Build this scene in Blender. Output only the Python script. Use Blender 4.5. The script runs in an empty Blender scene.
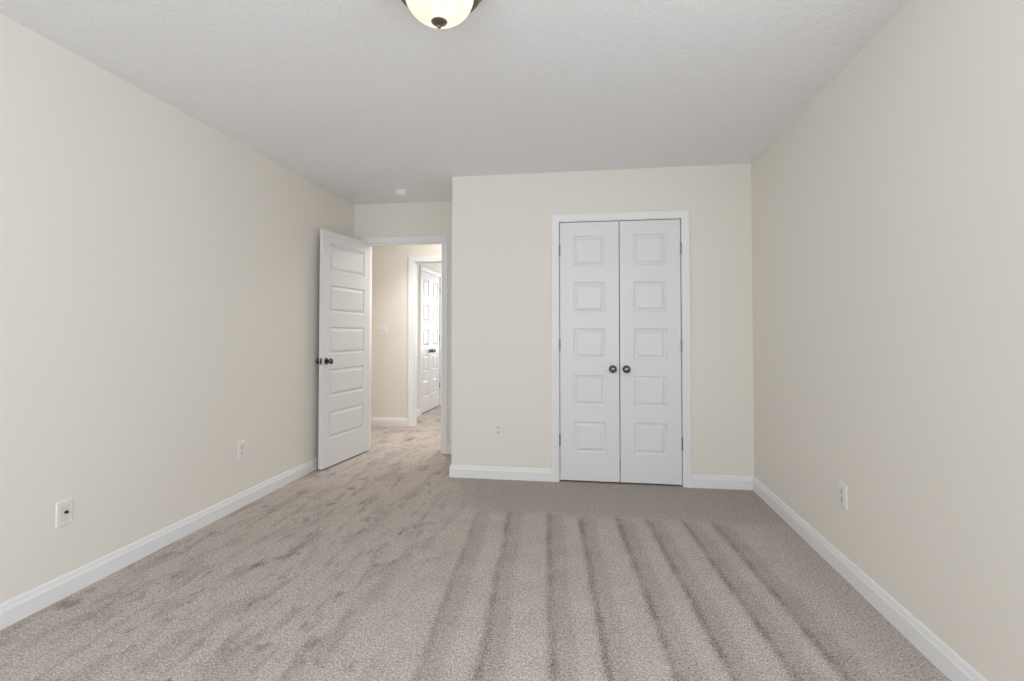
import bpy, bmesh, math
from mathutils import Vector, Matrix
C = bpy.context.scene
col = C.collection
PI = math.pi

# ------------------------------------------------------------------ camera
cam_d = bpy.data.cameras.new('camera')
cam = bpy.data.objects.new('camera', cam_d); col.objects.link(cam)
cam.location = (0, 0, 1.178)
cam_d.sensor_width = 36.0
cam_d.lens = 513.9 / 1024 * 36.0
cam_d.shift_y = -0.0200
cam_d.clip_start = 0.02
cam.rotation_euler = (PI / 2 + 0.0216, 0, 0.14686)
C.camera = cam

# ------------------------------------------------------------------ view, world, lights
C.view_settings.view_transform = 'Standard'
C.view_settings.look = 'None'
C.view_settings.gamma = 1.0
C.view_settings.exposure = 0.65
C.view_settings.use_curve_mapping = False
C.cycles.use_denoising = True
C.cycles.max_bounces = 12
C.cycles.diffuse_bounces = 8

w = bpy.data.worlds.new('sky'); C.world = w; w.use_nodes = True
w.node_tree.nodes['Background'].inputs[0].default_value = (0.75, 0.85, 1.0, 1)
w.node_tree.nodes['Background'].inputs[1].default_value = 1.0

def area(name, loc, rot, sx, sy, power, color, spread=180):
    l = bpy.data.lights.new(name, 'AREA'); l.shape = 'RECTANGLE'; l.size = sx; l.size_y = sy
    l.energy = power; l.color = color; l.spread = math.radians(spread)
    o = bpy.data.objects.new(name, l); col.objects.link(o); o.location = loc; o.rotation_euler = rot
    return o
WIN_L = (-1.95, -0.70); WIN_R = (-0.40, 0.85); WZ = (0.85, 2.28)     # openings in wall_front
YF = -1.60                                                            # inner face of wall_front
# daylight through two unseen windows added behind the camera (facing +Y)
for (a, b) in (WIN_L, WIN_R):
    area('window_daylight', ((a + b) / 2, YF - 0.02, (WZ[0] + WZ[1]) / 2), (PI / 2, 0, 0), b - a - .08, WZ[1] - WZ[0] - .08, 17.5, (0.92, 0.962, 1.0))
WIN_S = (0.05, 1.25)                                                  # window added in the right wall, brightening the left wall and entry door
area('window_daylight', (1.218 + .02, (WIN_S[0] + WIN_S[1]) / 2, (WZ[0] + WZ[1]) / 2), (PI / 2, 0, PI / 2), WIN_S[1] - WIN_S[0] - .08, WZ[1] - WZ[0] - .08, 11, (0.92, 0.962, 1.0))
FAR_Y = 9.4; H0 = 2.44
# far bedroom daylight facing -X, plus an added fill facing -Y for hall floor
area('far_room_daylight', (1.30, 7.9, 1.4), (PI / 2, 0, PI / 2), 1.6, 1.5, 6, (0.93, 0.97, 1.0))
area('far_room_daylight', (-1.35, FAR_Y, 1.45), (PI / 2, 0, PI), 1.5, 1.4, 20, (0.95, 0.98, 1.0))
# added fills for the hallway floor and walls, with no fixture built
area('hall_downlight', (-1.85, 5.5, H0 - .01), (0, 0, 0), 0.3, .3, 6.5, (1.0, 0.96, 0.92), 110)
hl = bpy.data.lights.new('hall_lamp_light', 'POINT'); hl.energy = 12; hl.color = (1.0, 0.95, 0.91); hl.shadow_soft_size = .12
hlo = bpy.data.objects.new('hall_lamp_light', hl); col.objects.link(hlo); hlo.location = (-1.25, 5.45, 2.25)

# ------------------------------------------------------------------ dimensions
H = 2.44
XL, XR = -2.305, 1.218
YC, YR = 4.063, 4.824          # closet wall face, recess wall face
XC = -1.096                    # left corner of the closet box
YH = 6.151                     # hall wall face
YH2 = YH + 0.115
XF = -2.33                     # left wall of the far room
DH = 2.036                     # door head height

# ------------------------------------------------------------------ materials
def newmat(name):
    m = bpy.data.materials.new(name); m.use_nodes = True
    nt = m.node_tree; b = nt.nodes['Principled BSDF']
    return m, nt, b
def N(nt, t, **k):
    n = nt.nodes.new(t)
    for a, v in k.items(): setattr(n, a, v)
    return n
def paint(name, c, rough=.55, spec=.3, bump=0, scale=120, var=0.0, detail=3):
    m, nt, b = newmat(name)
    b.inputs['Base Color'].default_value = (*c, 1)
    b.inputs['Roughness'].default_value = rough
    b.inputs['Specular IOR Level'].default_value = spec
    tc = N(nt, 'ShaderNodeTexCoord')
    if bump or var:
        n = N(nt, 'ShaderNodeTexNoise'); n.inputs['Scale'].default_value = scale; n.inputs['Detail'].default_value = detail
        nt.links.new(tc.outputs['Object'], n.inputs['Vector'])
        if bump:
            bp = N(nt, 'ShaderNodeBump'); bp.inputs['Strength'].default_value = bump; bp.inputs['Distance'].default_value = .003
            nt.links.new(n.outputs['Fac'], bp.inputs['Height']); nt.links.new(bp.outputs['Normal'], b.inputs['Normal'])
        if var:
            r = N(nt, 'ShaderNodeValToRGB')
            r.color_ramp.elements[0].position = .3; r.color_ramp.elements[1].position = .7
            r.color_ramp.elements[0].color = (*[x * (1 - var) for x in c], 1)
            r.color_ramp.elements[1].color = (*[min(1, x * (1 + var)) for x in c], 1)
            nt.links.new(n.outputs['Fac'], r.inputs[0]); nt.links.new(r.outputs[0], b.inputs['Base Color'])
    return m
def metal(name, c, rough):
    m, nt, b = newmat(name)
    b.inputs['Base Color'].default_value = (*c, 1); b.inputs['Metallic'].default_value = 1; b.inputs['Roughness'].default_value = rough
    tc = N(nt, 'ShaderNodeTexCoord'); n = N(nt, 'ShaderNodeTexNoise'); n.inputs['Scale'].default_value = 300
    nt.links.new(tc.outputs['Object'], n.inputs['Vector'])
    bp = N(nt, 'ShaderNodeBump'); bp.inputs['Strength'].default_value = .05; bp.inputs['Distance'].default_value = .0005
    nt.links.new(n.outputs['Fac'], bp.inputs['Height']); nt.links.new(bp.outputs['Normal'], b.inputs['Normal'])
    return m
M_WALL = paint('wall_paint', (.806, .775, .716), .6, .25, .12, 160, .01)
M_CEIL = paint('ceiling_paint', (.87, .883, .905), .8, .1, 1.0, 60, .02, 4)
M_TRIM = paint('trim_paint', (.83, .835, .845), .35, .4)
M_DOOR = paint('door_paint', (.79, .795, .80), .38, .4, .06, 90)
M_PLAST = paint('white_plastic', (.81, .80, .785), .3, .45)
M_SLOT = paint('dark_slot', (.06, .055, .05), .6, .2)
M_DET = paint('detector_plastic', (.87, .87, .865), .3, .45)
M_GREY = paint('outlet_face_plastic', (.72, .71, .69), .35, .4)
M_KNOB = metal('dark_nickel', (.15, .145, .135), .2)
M_HINGE = metal('hinge_nickel', (.30, .29, .27), .35)
M_BRASS = metal('brushed_nickel', (.22, .19, .15), .38)

def carpet():
    m, nt, b = newmat('carpet')
    L = nt.links.new
    tc = N(nt, 'ShaderNodeTexCoord'); sep = N(nt, 'ShaderNodeSeparateXYZ'); L(tc.outputs['Object'], sep.inputs[0])
    def math_(op, a, b_=None, c=None, clamp=False):
        n = N(nt, 'ShaderNodeMath', operation=op); n.use_clamp = clamp
        for i, v in enumerate((a, b_, c)):
            if v is None: continue
            if isinstance(v, (int, float)): n.inputs[i].default_value = v
            else: L(v, n.inputs[i])
        return n.outputs[0]
    def noise(scale, detail=2, vec=None, rough=.5, dist=0):
        n = N(nt, 'ShaderNodeTexNoise'); n.inputs['Scale'].default_value = scale; n.inputs['Detail'].default_value = detail
        n.inputs['Roughness'].default_value = rough; n.inputs['Distortion'].default_value = dist
        L(vec or tc.outputs['Object'], n.inputs['Vector']); return n.outputs['Fac']
    def mapr(v, a, b_, c=0.0, d=1.0, smooth=True):
        n = N(nt, 'ShaderNodeMapRange'); n.interpolation_type = 'SMOOTHSTEP' if smooth else 'LINEAR'
        L(v, n.inputs['Value'])
        for k, x in zip(('From Min', 'From Max', 'To Min', 'To Max'), (a, b_, c, d)): n.inputs[k].default_value = x
        return n.outputs[0]
    X, Y = sep.outputs[0], sep.outputs[1]
    def mix(f, a, b_):
        n = N(nt, 'ShaderNodeMix', data_type='FLOAT')
        for s, v in ((0, f), (2, a), (3, b_)):
            if isinstance(v, (int, float)): n.inputs[s].default_value = v
            else: L(v, n.inputs[s])
        return n.outputs[0]
    # vacuum stripes, running a little askew of the side walls
    speck = noise(120, 2, None, .7)                            # tuft-sized noise that frays every edge
    wob = math_('MULTIPLY', math_('SUBTRACT', noise(1.6, 2), .5), .035)
    fray = math_('MULTIPLY', math_('SUBTRACT', speck, .5), .11)
    u = math_('ADD', math_('ADD', X, math_('MULTIPLY', math_('SUBTRACT', Y, 3.35), .083)), math_('ADD', wob, fray))
    U0, U1 = -1.2, 1.2
    un = mapr(u, U0, U1, 0, 1, False)
    LINES = ((-.716, .80), (-.508, .68), (-.253, .62), (-.056, .58), (.175, .58), (.362, .58), (.58, .58), (.755, .62))
    def ramp_of(stops):
        ramp = N(nt, 'ShaderNodeValToRGB'); L(un, ramp.inputs[0]); cr = ramp.color_ramp
        while len(cr.elements) < len(stops): cr.elements.new(.5)
        for e, (p, v) in zip(cr.elements, stops):
            e.position = (p - U0) / (U1 - U0); e.color = (v, v, v, 1)
        return ramp.outputs[0]
    band = ramp_of([q for u0, dk in LINES for q in ((u0 - .018, 1.0), (u0 - .010, .80), (u0 + .080, .86), (u0 + .098, 1.0))])
    line = ramp_of([q for u0, dk in LINES for q in ((u0 - .024, 1.0), (u0 - .012, dk), (u0 + .004, dk), (u0 + .020, 1.0))])
    gaps = mapr(noise(5, 3), .38, .60, .35, 1)
    line = math_('SUBTRACT', 1.0, math_('MULTIPLY', math_('SUBTRACT', 1.0, line), math_('MULTIPLY', gaps, mapr(noise(130, 1, None, .6), .40, .60, .25, 1.45, False))), None, True)
    stripe = math_('MULTIPLY', band, line)
    # where the stripes are
    edge = math_('ADD', Y, math_('MULTIPLY', noise(14, 2), .10))
    my = mapr(edge, 3.30, 3.46, 1, 0)
    mx = mapr(math_('ADD', X, math_('MULTIPLY', noise(3, 2), .5)), -.80, -.30, 0, 1)
    mr = mapr(X, 1.0, 1.1, 1, 0)
    ms = math_('MULTIPLY', math_('MULTIPLY', my, mx), mr)
    # streaky pile patches (footprints, strokes) on the left and towards the door
    def streaks(rot, sc, loc, scale, lo, hi, dark):
        mp = N(nt, 'ShaderNodeMapping'); L(tc.outputs['Object'], mp.inputs[0])
        mp.inputs['Rotation'].default_value = (0, 0, math.radians(rot)); mp.inputs['Scale'].default_value = sc; mp.inputs['Location'].default_value = loc
        n = math_('ADD', noise(scale, 3, mp.outputs[0], .55), math_('MULTIPLY', math_('SUBTRACT', speck, .5), .26))
        return mapr(n, lo, hi, 1.0, dark)
    patches = math_('MULTIPLY', streaks(10, (2.4, 1.0, 1), (0, 0, 0), 3.2, .48, .64, .84), streaks(-6, (4.2, .7, 1), (4, 2, 0), 4.5, .52, .68, .80))
    patches = math_('MULTIPLY', patches, streaks(-40, (1.5, 1.0, 1), (9, 5, 0), 5.5, .60, .70, .66))
    patches = math_('MULTIPLY', patches, streaks(20, (1.3, 1.0, 1), (2, 8, 0), 9, .55, .75, .82))
    patches = mix(mapr(X, -.25, .35, 0, 1), patches, .94)
    near = mapr(edge, 3.36, 3.46, 0, 1)                       # brushed flat in front of the closet
    nearx = mapr(X, -1.35, -.55, 0, 1)
    flat = math_('MULTIPLY', near, nearx)
    v = mix(ms, patches, math_('MULTIPLY', stripe, mapr(noise(7, 3), .35, .65, .96, 1.04)))
    v = mix(flat, v, .86)
    # fibre grain
    g1 = noise(150, 2, None, .75); g2 = noise(60, 3, None, .6)
    grain = math_('MULTIPLY', mapr(g1, .32, .68, .46, 1.50, False), mapr(g2, .3, .7, .84, 1.16, False))
    v = math_('MULTIPLY', v, grain)
    cc = N(nt, 'ShaderNodeValToRGB'); L(math_('MULTIPLY', v, .535), cc.inputs[0])
    e = cc.color_ramp.elements
    e[0].position = 0; e[0].color = (0, 0, 0, 1)
    e[1].position = 1; e[1].color = (.965, .86, .785, 1)
    L(cc.outputs[0], b.inputs['Base Color'])
    b.inputs['Roughness'].default_value = 1; b.inputs['Specular IOR Level'].default_value = .05
    bp = N(nt, 'ShaderNodeBump'); bp.inputs['Strength'].default_value = .6; bp.inputs['Distance'].default_value = .006
    L(math_('ADD', g1, g2), bp.inputs['Height']); L(bp.outputs['Normal'], b.inputs['Normal'])
    return m
M_CARPET = carpet()

def glass_bowl():
    m, nt, b = newmat('alabaster_glass')
    b.inputs['Base Color'].default_value = (.45, .43, .38, 1); b.inputs['Roughness'].default_value = .25
    tc = N(nt, 'ShaderNodeTexCoord'); n = N(nt, 'ShaderNodeTexNoise'); n.inputs['Scale'].default_value = 9; n.inputs['Detail'].default_value = 2
    n.inputs['Distortion'].default_value = 1.5
    nt.links.new(tc.outputs['Object'], n.inputs['Vector'])
    r = N(nt, 'ShaderNodeValToRGB'); nt.links.new(n.outputs['Fac'], r.inputs[0])
    r.color_ramp.elements[0].position = .35; r.color_ramp.elements[0].color = (1, .86, .62, 1)
    r.color_ramp.elements[1].position = .62; r.color_ramp.elements[1].color = (1, .97, .88, 1)
    nt.links.new(r.outputs[0], b.inputs['Emission Color'])
    b.inputs['Emission Strength'].default_value = .50
    return m
M_BOWL = glass_bowl()
def pane_glass():
    m = bpy.data.materials.new('window_glass'); m.use_nodes = True; nt = m.node_tree; nt.nodes.clear()
    o = N(nt, 'ShaderNodeOutputMaterial'); t = N(nt, 'ShaderNodeBsdfTransparent'); g = N(nt, 'ShaderNodeBsdfGlossy'); x = N(nt, 'ShaderNodeMixShader')
    g.inputs['Roughness'].default_value = .02; x.inputs[0].default_value = .06
    nt.links.new(t.outputs[0], x.inputs[1]); nt.links.new(g.outputs[0], x.inputs[2]); nt.links.new(x.outputs[0], o.inputs[0])
    return m
M_GLASS = pane_glass()

# ------------------------------------------------------------------ mesh helpers
def BM(): return bmesh.new()
def box(bm, x0, x1, y0, y1, z0, z1, bevel=0):
    r = bmesh.ops.create_cube(bm, size=1)
    vs = r['verts']
    for v in vs:
        v.co = Vector(((x0 + x1) / 2 + v.co.x * (x1 - x0), (y0 + y1) / 2 + v.co.y * (y1 - y0), (z0 + z1) / 2 + v.co.z * (z1 - z0)))
    if bevel:
        es = {e for v in vs for e in v.link_edges}
        bmesh.ops.bevel(bm, geom=list(es), offset=bevel, segments=2, affect='EDGES', clamp_overlap=True)
def lathe(bm, prof, seg=40, mat=None):
    """prof: (radius, height) pairs; turned about local Z, then moved by mat"""
    rings = []
    for r, h in prof:
        if r < 1e-6: rings.append([bm.verts.new((0, 0, h))])
        else: rings.append([bm.verts.new((r * math.cos(2 * PI * i / seg), r * math.sin(2 * PI * i / seg), h)) for i in range(seg)])
    for a, b in zip(rings, rings[1:]):
        for i in range(seg):
            j = (i + 1) % seg
            f = [a[i] if len(a) > 1 else a[0], a[j] if len(a) > 1 else None, b[j] if len(b) > 1 else b[0], b[i] if len(b) > 1 else None]
            f = [v for v in f if v is not None]
            if len(set(f)) > 2: bm.faces.new(f)
    if mat is not None:
        vs = [v for r in rings for v in r]
        for v in vs: v.co = mat @ v.co
def sweep(bm, path, prof, closed_ends=True):
    """path: 3D corner points with (offset direction) pairs: list of rows, each a list of points"""
    rows = [[bm.verts.new(p) for p in row] for row in path]
    n = len(rows[0])
    for a, b in zip(rows, rows[1:]):
        for i in range(n):
            j = (i + 1) % n
            bm.faces.new((a[i], a[j], b[j], b[i]))
    if closed_ends:
        bm.faces.new(rows[0]); bm.faces.new(rows[-1])
def link(name, bm, m, parent=None, smooth=False, loc=(0, 0, 0), rotz=0):
    bmesh.ops.recalc_face_normals(bm, faces=bm.faces[:])
    me = bpy.data.meshes.new(name); bm.to_mesh(me); bm.free()
    me.materials.append(m)
    if smooth:
        for p in me.polygons: p.use_smooth = True
    o = bpy.data.objects.new(name, me); col.objects.link(o)
    o.parent = parent; o.location = loc; o.rotation_euler = (0, 0, rotz)
    return o
def struct(o, label, cat):
    o['kind'] = 'structure'; o['label'] = label; o['category'] = cat
    return o
def tag(o, label, cat, group=None):
    o['label'] = label; o['category'] = cat
    if group: o['group'] = group
    return o
def smooth_by_angle(o, deg=35):
    o.data.polygons.foreach_set('use_smooth', [True] * len(o.data.polygons))
    o.data.set_sharp_from_angle(angle=math.radians(deg))

# ------------------------------------------------------------------ room shell
FX0, FX1, FY1 = -3.9, 1.6, 9.6
YB = YF - .15
bm = BM(); box(bm, FX0, FX1, YB, FY1, -.12, 0)
struct(link('floor', bm, M_CARPET), 'taupe cut pile carpet with vacuum stripes covering the whole floor', 'floor')
bm = BM(); box(bm, FX0, FX1, YB, FY1, H, H + .12)
struct(link('ceiling', bm, M_CEIL), 'flat light grey stippled ceiling above the bedroom', 'ceiling')
bm = BM(); box(bm, XL - .12, XL, YB, YR, 0, H)
struct(link('wall_left', bm, M_WALL), 'long plain beige wall on the left with two plates', 'wall')
bm = BM(); box(bm, XR, XR + .12, YB, WIN_S[0], 0, H); box(bm, XR, XR + .12, WIN_S[1], YR + .115, 0, H)
box(bm, XR, XR + .12, WIN_S[0], WIN_S[1], 0, WZ[0]); box(bm, XR, XR + .12, WIN_S[0], WIN_S[1], WZ[1], H)
struct(link('wall_right', bm, M_WALL), 'plain beige wall on the right with one outlet', 'wall')
# closet front wall with its door opening, and the return towards the recess
COX0, COX1 = -.2235, .7065           # rough sides of the closet opening (jamb faces)
bm = BM()
J = .018
box(bm, XC, COX0 - J, YC, YC + .115, 0, H)
box(bm, COX1 + J, XR, YC, YC + .115, 0, H)
box(bm, COX0 - J, COX1 + J, YC, YC + .115, DH + .004 + J, H)
box(bm, XC, XC + .115, YC + .115, YR, 0, H)
bmesh.ops.remove_doubles(bm, verts=bm.verts[:], dist=1e-5)
struct(link('wall_closet', bm, M_WALL), 'cream wall standing forward around the double closet doors', 'wall')
# recess wall with the entry doorway
EX0, EX1 = -2.167, -1.405
bm = BM()
box(bm, XL - .12, EX0 - J, YR, YR + .115, 0, H)
box(bm, EX1 + J, XR, YR, YR + .115, 0, H)
box(bm, EX0 - J, EX1 + J, YR, YR + .115, 2.047 + J, H)
struct(link('wall_back', bm, M_WALL), 'beige back wall of the recess holding the open doorway', 'wall')
# wall behind the camera with two added window openings
bm = BM()
box(bm, XL - .12, WIN_L[0], YB, YF, 0, H); box(bm, WIN_L[1], WIN_R[0], YB, YF, 0, H); box(bm, WIN_R[1], XR + .12, YB, YF, 0, H)
for a, b in (WIN_L, WIN_R):
    box(bm, a, b, YB, YF, 0, WZ[0]); box(bm, a, b, YB, YF, WZ[1], H)
struct(link('wall_front', bm, M_WALL), 'beige wall with two windows facing the closet', 'wall')
# hallway walls
HOX0, HOX1 = -2.142, -1.37
bm = BM()
box(bm, FX0 + .12, HOX0 - J, YH, YH2, 0, H); box(bm, HOX1 + J, FX1 - .12, YH, YH2, 0, H); box(bm, HOX0 - J, HOX1 + J, YH, YH2, 2.04 + J, H)
struct(link('wall_hall', bm, M_WALL), 'pinkish beige hallway wall seen through the open doorway', 'wall')
bm = BM(); box(bm, FX0, FX0 + .12, YR, YH2, 0, H)
struct(link('wall_hall_end', bm, M_WALL), 'beige wall closing the left end of the hallway', 'wall')
bm = BM(); box(bm, XL - .12 - 1.5, XL - .12, YR, YR + .115, 0, H)
struct(link('wall_hall_side', bm, M_WALL), 'beige hallway wall continuing left of the bedroom', 'wall')
bm = BM(); box(bm, FX1 - .12, FX1, YR + .115, FY1, 0, H)
struct(link('wall_far_right', bm, M_WALL), 'beige wall closing the hallway and far room on the right', 'wall')
# far room: left wall with a closet opening, end wall
FY0, FYE = 6.985, 7.915
bm = BM()
box(bm, XF - .115, XF, YH2, FY0 - J, 0, H); box(bm, XF - .115, XF, FYE + J, FY1 - .12, 0, H); box(bm, XF - .115, XF, FY0 - J, FYE + J, DH + J, H)
struct(link('wall_far_left', bm, M_WALL), 'brightly lit wall of the far room around its closet doors', 'wall')
bm = BM(); box(bm, XF - .8, FX1, FY1 - .12, FY1, 0, H)
struct(link('wall_far_end', bm, M_WALL), 'end wall of the far room', 'wall')
bm = BM(); box(bm, XF - .8, XF - .7, YH2, FY1 - .12, 0, H)
struct(link('wall_far_closet', bm, M_WALL), 'rear wall inside the far room closet', 'wall')

# ------------------------------------------------------------------ baseboards
BP = [(0, 0), (.014, 0), (.014, .066), (.0125, .0705), (.0105, .074), (.0075, .090), (.0045, .0965), (0, .098)]
def baseboard(name, pts, label):
    """pts: corner points of the wall foot; the board stands on the left of the path direction"""
    n = len(pts); rows = []
    for i, p in enumerate(pts):
        P = Vector(p)
        def nrm(a, b):
            d = (Vector(b) - Vector(a)).normalized(); return Vector((-d.y, d.x))
        if i == 0: off = nrm(pts[0], pts[1])
        elif i == n - 1: off = nrm(pts[-2], pts[-1])
        else:
            a, b = nrm(pts[i - 1], p), nrm(p, pts[i + 1]); s = (a + b).normalized(); off = s / s.dot(a)
        rows.append([(P.x + off.x * t, P.y + off.y * t, z) for t, z in BP])
    bm = BM(); sweep(bm, rows, None)
    o = link(name, bm, M_TRIM)
    return struct(o, label, 'baseboard')
CW = .060                                                   # casing width
baseboard('baseboard_left', [(EX0 - .004 - CW, YR), (XL, YR), (XL, YF), (XR, YF)], 'white baseboard along the foot of the left wall')
baseboard('baseboard_right', [(XR, YF), (XR, YC), (COX1 + .004 + CW, YC)], 'white baseboard along the right wall up to the closet casing')
baseboard('baseboard_closet', [(COX0 - .004 - CW, YC), (XC, YC), (XC, YR), (EX1 + .004 + CW, YR)], 'white baseboard left of the closet doors turning into the recess')
baseboard('baseboard_hall', [(HOX0 - .004 - CW * 1.22, YH), (FX0 + .12, YH), (FX0 + .12, YR + .115), (EX0 - .004 - CW, YR + .115)], 'white baseboard under the hallway wall beyond the doorway')
baseboard('baseboard_far', [(XF, FY0 - .004 - CW), (XF, YH2), (HOX0 - .004 - CW * 1.22, YH2)], 'white baseboard in the near corner of the far room')

# ------------------------------------------------------------------ casings, jambs, stops
CASING = [(0, 0), (0, .009), (.004, .011), (.010, .012), (.018, .0105), (.024, .0125), (.034, .016), (.050, .018), (.056, .0175), (.060, .013), (.060, 0)]
def casing(name, a, b, top, plane, axis, out, label, two=None, depth=.115, stop_at=None, wide=1.0):
    """axis 'x': opening spans x in (a,b) in a wall face y=plane; 'y': spans y in a wall face x=plane. out=+-1 towards the viewer's side"""
    def P(s, t, z): return (s, plane + out * t, z) if axis == 'x' else (plane + out * t, s, z)
    def ushape(pl, o2, rev=.004):
        def Q(s, t, z): return (s, pl + o2 * t, z) if axis == 'x' else (pl + o2 * t, s, z)
        bm = BM()
        a_, b_, z_ = a - rev, b + rev, top + rev
        CP = [(u * wide, t) for u, t in CASING]
        rows = [[Q(a_ - u, t, 0) for u, t in CP], [Q(a_ - u, t, z_ + u) for u, t in CP], [Q(b_ + u, t, z_ + u) for u, t in CP], [Q(b_ + u, t, 0) for u, t in CP]]
        sweep(bm, rows, None); return bm
    o = link(name, ushape(plane, out), M_TRIM); smooth_by_angle(o, 30)
    struct(o, label, 'door casing')
    if two: c2 = link('rear_casing', ushape(plane - out * depth, -out), M_TRIM, o); smooth_by_angle(c2, 30)
    # jamb lining
    bm = BM(); d = depth
    def jb(s0, s1, z0, z1, t0=0, t1=None):
        t1 = -d if t1 is None else t1
        p0, p1 = sorted((plane + out * t0, plane + out * t1))
        if axis == 'x': box(bm, s0, s1, p0, p1, z0, z1)
        else: box(bm, p0, p1, s0, s1, z0, z1)
    jb(a - J, a, 0, top + J); jb(b, b + J, 0, top + J); jb(a, b, top, top + J)
    link('jamb', bm, M_TRIM, o)
    if stop_at is not None:
        bm = BM(); s = .011
        t0, t1 = stop_at
        jb(a, a + s, 0, top - s, t0, t1); jb(b - s, b, 0, top - s, t0, t1); jb(a, b, top - s, top, t0, t1)
        link('door_stop', bm, M_TRIM, o)
    return o
casing('trim_1', COX0, COX1, DH + .004, YC, 'x', -1, 'white moulded casing around the double closet doors', None, .115, (-.046, -.060))
casing('trim_2', EX0, EX1, 2.047, YR, 'x', -1, 'white casing around the open doorway in the recess', True, .115, (-.040, -.075))
casing('trim_3', HOX0, HOX1, 2.04, YH, 'x', -1, 'white casing of the doorway across the hallway', True, .115, (-.055, -.075), 1.22)
casing('trim_4', FY0, FYE, DH, XF, 'y', 1, 'bright white casing around the closet doors of the far room', None, .115, (-.046, -.060))

# ------------------------------------------------------------------ doors
PAN = [(.219, .456), (.583, .820), (.947, 1.184), (1.311, 1.548), (1.673, 1.913)]
DZ = 2.020
def slab(W, T, stile, panels=PAN, h=DZ):
    """panel door slab, local x 0..W, front face y=0 (facing -y), thickness to +y"""
    bm = BM()
    zs = [0]
    for a, b in panels: zs += [a, b]
    zs.append(h)
    prof = [(0, 0), (.0035, .0075), (.008, .0105), (.014, .0110), (.033, .0015), (.0365, .0005)]
    for side in (0, 1):
        def V(x, d, z): return bm.verts.new((x, d if side == 0 else T - d, z))
        for i in range(len(zs) - 1):
            z0, z1 = zs[i], zs[i + 1]
            for (x0, x1) in ((0, stile), (W - stile, W)):
                bm.faces.new([V(x0, 0, z0), V(x1, 0, z0), V(x1, 0, z1), V(x0, 0, z1)])
            if i % 2 == 0:
                bm.faces.new([V(stile, 0, z0), V(W - stile, 0, z0), V(W - stile, 0, z1), V(stile, 0, z1)])
            else:
                prev = None
                for (ins, d) in prof:
                    r = [V(stile + ins, d, z0 + ins), V(W - stile - ins, d, z0 + ins), V(W - stile - ins, d, z1 - ins), V(stile + ins, d, z1 - ins)]
                    if prev:
                        for k in range(4): bm.faces.new([prev[k], prev[(k + 1) % 4], r[(k + 1) % 4], r[k]])
                    prev = r
                bm.faces.new(prev)
    def Q(*p): bm.faces.new([bm.verts.new(q) for q in p])
    for i in range(len(zs) - 1):
        for x in (0, W): Q((x, 0, zs[i]), (x, T, zs[i]), (x, T, zs[i + 1]), (x, 0, zs[i + 1]))
    xs = [0, stile, W - stile, W]
    for z in (0, h):
        for x0, x1 in zip(xs, xs[1:]): Q((x0, 0, z), (x1, 0, z), (x1, T, z), (x0, T, z))
    bmesh.ops.remove_doubles(bm, verts=bm.verts[:], dist=1e-5)
    return bm
KN = [(0, 0), (.0325, 0), (.0325, .004), (.030, .008), (.022, .011), (.0125, .014), (.0110, .030), (.0135, .034), (.0215, .037), (.0270, .043), (.0285, .050), (.0275, .057), (.0235, .063), (.015, .0665), (0, .068)]
KROS = KN[:5] + [(.0125, .012), (0, .012)]
KBAL = [(0, .010), (.0125, .010)] + KN[5:]
def knob(door, x, y, z, sgn, shrink=1.0):
    """sgn -1: on the front face (pointing to -y), +1: on the rear face"""
    mat = Matrix.Translation((x, y, z)) @ Matrix.Rotation(PI / 2 if sgn < 0 else -PI / 2, 4, 'X')
    bm = BM(); lathe(bm, [(r * shrink, h_ * shrink) for r, h_ in KBAL], 36, mat)
    k = link('door_knob', bm, M_KNOB, door); smooth_by_angle(k, 40)
    k['label'] = 'round dark nickel knob'
    bm = BM(); lathe(bm, [(r * shrink, h_ * shrink) for r, h_ in KROS], 36, mat)
    r = link('knob_rosette', bm, M_KNOB, k); smooth_by_angle(r, 40)
def hinge(door, x, y, z, leafx):
    """three-knuckle butt hinge: barrel at (x, y) on the room side, leaf edge showing in the gap"""
    bm = BM(); hh = .045
    n = 3
    for i in range(n):
        z0 = z - hh + i * 2 * hh / n; z1 = z - hh + (i + 1) * 2 * hh / n
        lathe(bm, [(0, z0 + .0006), (.0055, z0 + .0006), (.0055, z1 - .0006), (0, z1 - .0006)], 14, Matrix.Translation((x, y, 0)))
    for s in (-1, 1):
        lathe(bm, [(0, z + s * hh), (.004, z + s * hh), (.0035, z + s * (hh + .005)), (0, z + s * (hh + .006))], 14, Matrix.Translation((x, y, 0)))
    o = link('hinge', bm, M_HINGE, door); smooth_by_angle(o, 40)
    bm = BM(); box(bm, x + min(0, leafx), x + max(0, leafx), y + .002, y + .034, z - hh, z + hh)
    link('hinge_leaf', bm, M_HINGE, o)
    return o
DBOT = .014
# closet pair
GAP = .006
LW = (COX1 - COX0 - 2 * GAP - .006) / 2
def leaf(name, loc, rotz, W, hinge_left, label, stile=.106, h=DZ):
    d = link(name, slab(W, .035, stile, h=h), M_DOOR, None, False, loc, rotz)
    struct(d, label, 'door')
    hx = -GAP / 2 if hinge_left else W + GAP / 2
    for z in (.310, 1.055, 1.800): hinge(d, hx, -.003, z, .001 if hinge_left else -.001)
    kx = W - .049 if hinge_left else .049
    knob(d, kx, 0, .870, -1, .93)
    bm = BM(); cx = W - .055 if hinge_left else .035
    box(bm, cx - .014, cx + .014, .006, .028, h, h + .0045, .001)
    link('ball_catch', bm, M_HINGE, d)
    return d
leaf('door_1', (COX0 + GAP, YC + .003, DBOT), 0, LW, True, 'left white five panel closet door with its knob at the right edge')
leaf('door_2', (COX1 - GAP - LW, YC + .003, DBOT), 0, LW, False, 'right white five panel closet door with its knob at the left edge')
LW2 = (FYE - FY0 - 2 * GAP - .006) / 2
leaf('door_3', (XF - .003, FY0 + GAP, DBOT), PI / 2, LW2, True, 'nearer bright white closet door of the far room, left of its pair')
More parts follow.
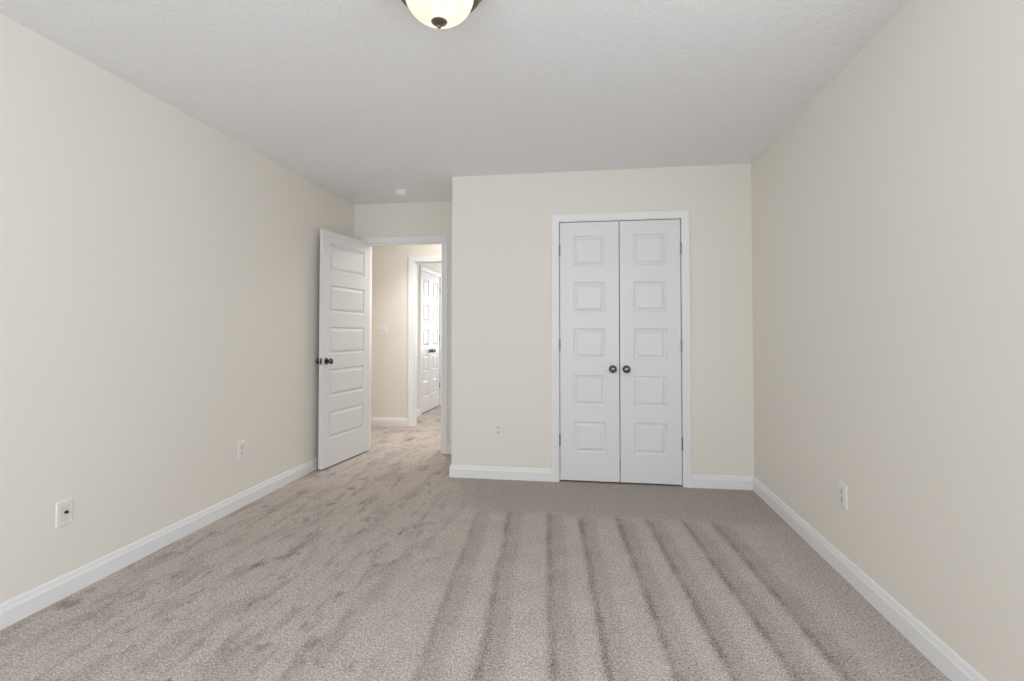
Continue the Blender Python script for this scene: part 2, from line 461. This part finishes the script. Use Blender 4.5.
leaf('door_4', (XF - .003, FYE - GAP - LW2, DBOT), PI / 2, LW2, False, 'farther bright white closet door of the far room, right of its pair')
# entry door, swung open against the left wall
EW = .748
ent = link('door_5', slab(EW, .035, .097, [(a + .015, b + .015) for a, b in PAN], 2.030), M_DOOR, None, False, (EX0 + .003, YR - .012, DBOT), -math.radians(90 + 6.8))
struct(ent, 'white five panel bedroom door standing open against the left wall', 'door')
knob(ent, EW - .050, 0, .908, -1, .90); knob(ent, EW - .050, .035, .908, 1, .90)
for z in (.25, 1.02, 1.83): hinge(ent, -.002, -.004, z, .001)
bm = BM(); box(bm, EW, EW + .0012, .005, .030, .908 - .028, .908 + .028); lp = link('latch_plate', bm, M_HINGE, ent); lp['label'] = 'nickel latch plate'
bm = BM(); box(bm, EW + .0012, EW + .010, .011, .024, .908 - .008, .908 + .008, .002); link('latch_bolt', bm, M_KNOB, lp)

# ------------------------------------------------------------------ wall plates (local: face at -y, width x, height z, centre origin)
def plate_bm(W=.071, Hh=.116):
    bm = BM(); t = .0055
    rings = []
    for ins, d in ((0, 0), (0, .0025), (.004, t), (.0075, t)):
        rings.append([bm.verts.new((sx * (W / 2 - ins), -d, sz * (Hh / 2 - ins))) for sx, sz in ((-1, -1), (1, -1), (1, 1), (-1, 1))])
    for a, b in zip(rings, rings[1:]):
        for k in range(4): bm.faces.new([a[k], a[(k + 1) % 4], b[(k + 1) % 4], b[k]])
    bm.faces.new(rings[-1]); bm.faces.new(rings[0])
    return bm
def screw(parent, x, z):
    bm = BM(); lathe(bm, [(0, .0), (.0035, 0), (.003, .0012), (0, .0016)], 14, Matrix.Translation((x, -.0055, z)) @ Matrix.Rotation(PI / 2, 4, 'X'))
    link('screw', bm, M_GREY, parent)
def duplex(loc, rotz, label):
    p = link('wall_outlet', plate_bm(), M_PLAST, None, False, loc, rotz); tag(p, label, 'outlet')
    for s in (-1, 1):
        bm = BM()
        n = 20; w_, h_ = .0165, .0140
        prof = []
        for k in range(n):
            a = 2 * PI * k / n
            prof.append((max(-w_, min(w_, .0185 * math.cos(a))), s * .0195 + max(-h_, min(h_, .0185 * math.sin(a)))))
        lo = [bm.verts.new((x, -.0055, z)) for x, z in prof]; hi = [bm.verts.new((x * .95, -.0085, s * .0195 + (z - s * .0195) * .95)) for x, z in prof]
        for k in range(n): bm.faces.new([lo[k], lo[(k + 1) % n], hi[(k + 1) % n], hi[k]])
        bm.faces.new(hi)
        r = link('receptacle', bm, M_GREY, p)
        bm = BM()
        for x, hh in ((-.0063, .0085), (.0063, .007)): box(bm, x - .0012, x + .0012, -.0088, -.0084, s * .0195 + .0025 - hh / 2, s * .0195 + .0025 + hh / 2)
        lathe(bm, [(0, 0), (.0026, 0), (.0026, .0004), (0, .0004)], 12, Matrix.Translation((0, -.0084, s * .0195 - .0075)) @ Matrix.Rotation(PI / 2, 4, 'X'))
        link('slots', bm, M_SLOT, r)
    screw(p, 0, 0)
    return p
duplex((-.7125, YC, .389), 0, 'white duplex outlet on the cream wall left of the closet doors')
duplex((XL, 3.163, .380), PI / 2, 'pale outlet low on the left wall, nearer the open door')
duplex((XR, 2.706, .385), -PI / 2, 'white outlet low on the right wall')
# cable jack plate
cp = link('cable_jack', plate_bm(.073, .114), M_PLAST, None, False, (XL, 1.984, .371), PI / 2)
tag(cp, 'white wall plate with a dark cable jack, nearest plate on the left wall', 'wall plate')
screw(cp, 0, .042); screw(cp, 0, -.042)
bm = BM(); R90 = Matrix.Translation((.004, -.0055, .003)) @ Matrix.Rotation(PI / 2, 4, 'X')
lathe(bm, [(0, 0), (.0075, 0), (.0075, .003), (.0050, .003), (.0050, .010), (.0026, .010), (.0026, .006), (0, .006)], 6 * 4, R90)
cj = link('coax_jack', bm, M_KNOB, cp); cj['label'] = 'dark metal threaded jack'
bm = BM(); box(bm, -.019, .019, -.0065, -.0055, -.034, .034, .0005); link('insert', bm, M_GREY, cp)
# double switch in the hall
sw = link('light_switch', plate_bm(.118, .116), M_PLAST, None, False, (-2.552, YH, 1.186), 0)
tag(sw, 'double light switch plate on the hallway wall beyond the doorway', 'light switch')
for sx in (-.023, .023):
    bm = BM()
    vs = [(sx - .005, -.0055, -.012), (sx + .005, -.0055, -.012), (sx + .005, -.0055, .012), (sx - .005, -.0055, .012),
          (sx - .004, -.0075, -.010), (sx + .004, -.0075, -.010), (sx + .0035, -.017, .009), (sx - .0035, -.017, .009)]
    V = [bm.verts.new(v) for v in vs]
    for f in ((0, 1, 5, 4), (1, 2, 6, 5), (2, 3, 7, 6), (3, 0, 4, 7), (4, 5, 6, 7), (0, 3, 2, 1)): bm.faces.new([V[i] for i in f])
    link('toggle', bm, M_GREY, sw)
    screw(sw, sx, .030); screw(sw, sx, -.030)

# ------------------------------------------------------------------ ceiling lamp and smoke detector
LX, LY = -.527, 1.770
lamp = bpy.data.objects.new('ceiling_lamp', None); col.objects.link(lamp); lamp.location = (LX, LY, H)
tag(lamp, 'flush ceiling lamp with a lit cream glass bowl and nickel finial', 'ceiling lamp')
bm = BM(); lathe(bm, [(0, 0), (.166, 0), (.173, -.005), (.171, -.014), (.156, -.022), (.151, -.028), (.151, -.044), (.146, -.050), (.128, -.052), (.124, -.044), (0, -.044)], 64)
pan = link('mounting_pan', bm, M_BRASS, lamp); smooth_by_angle(pan, 35)
bm = BM(); prof = []
for k in range(0, 19):
    a = PI / 2 * k / 18
    prof.append((.125 * math.cos(a), -.046 - .104 * math.sin(a)))
prof[-1] = (0, prof[-1][1])
lathe(bm, prof, 64)
bowl = link('glass_bowl', bm, M_BOWL, lamp, True); bowl['label'] = 'lit cream alabaster glass bowl'
zb = -.046 - .104
bm = BM(); lathe(bm, [(0, zb + .010), (.018, zb + .008), (.0275, zb + .005), (.029, zb + .002), (.026, zb - .002), (.017, zb - .006), (.0085, zb - .009), (.006, zb - .011), (.0078, zb - .014), (.0078, zb - .017), (.005, zb - .021), (0, zb - .022)], 32)
fin = link('finial', bm, M_BRASS, lamp); smooth_by_angle(fin, 50)

sd = bpy.data.objects.new('smoke_detector', None); col.objects.link(sd); sd.location = (-1.66, 4.42, H)
tag(sd, 'small round white smoke detector on the ceiling near the doorway', 'smoke detector')
bm = BM(); lathe(bm, [(0, 0), (.064, 0), (.066, -.004), (.066, -.010), (.062, -.013), (0, -.013)], 40); o = link('base_ring', bm, M_DET, sd); smooth_by_angle(o, 35)
bm = BM(); lathe(bm, [(0, -.013), (.052, -.013), (.052, -.018), (.056, -.020), (.056, -.031), (.048, -.040), (.030, -.043), (0, -.043)], 40); o = link('sensor_cover', bm, M_DET, sd); smooth_by_angle(o, 35)

# ------------------------------------------------------------------ added windows behind and beside the camera, out of view
def window(n, a, b, loc, rotz, label):
    """local x along the wall, room towards +y, wall face at y=0"""
    z0, z1 = WZ; f = .045; y0, y1 = -.115, -.055
    bm = BM()
    box(bm, a, a + f, y0, y1, z0, z1); box(bm, b - f, b, y0, y1, z0, z1)
    box(bm, a + f, b - f, y0, y1, z0, z0 + f); box(bm, a + f, b - f, y0, y1, z1 - f, z1)
    box(bm, a + f, b - f, y0 + .005, y1 - .005, (z0 + z1) / 2 - .02, (z0 + z1) / 2 + .02)
    wi = struct(link('window_%d' % n, bm, M_TRIM, None, False, loc, rotz), label, 'window')
    bm = BM(); box(bm, a + f, b - f, y0 + .028, y0 + .032, z0 + f, z1 - f); link('pane', bm, M_GLASS, wi)
    bm = BM(); box(bm, a - .03, b + .03, 0, .03, z0 - .03, z0); link('window_sill', bm, M_TRIM, wi)
window(1, WIN_L[0], WIN_L[1], (0, YF, 0), 0, 'left white framed sash window in the wall facing the closet')
window(2, WIN_R[0], WIN_R[1], (0, YF, 0), 0, 'right white framed sash window in the wall facing the closet')
window(3, WIN_S[0], WIN_S[1], (XR, 0, 0), PI / 2, 'white framed sash window in the right wall')
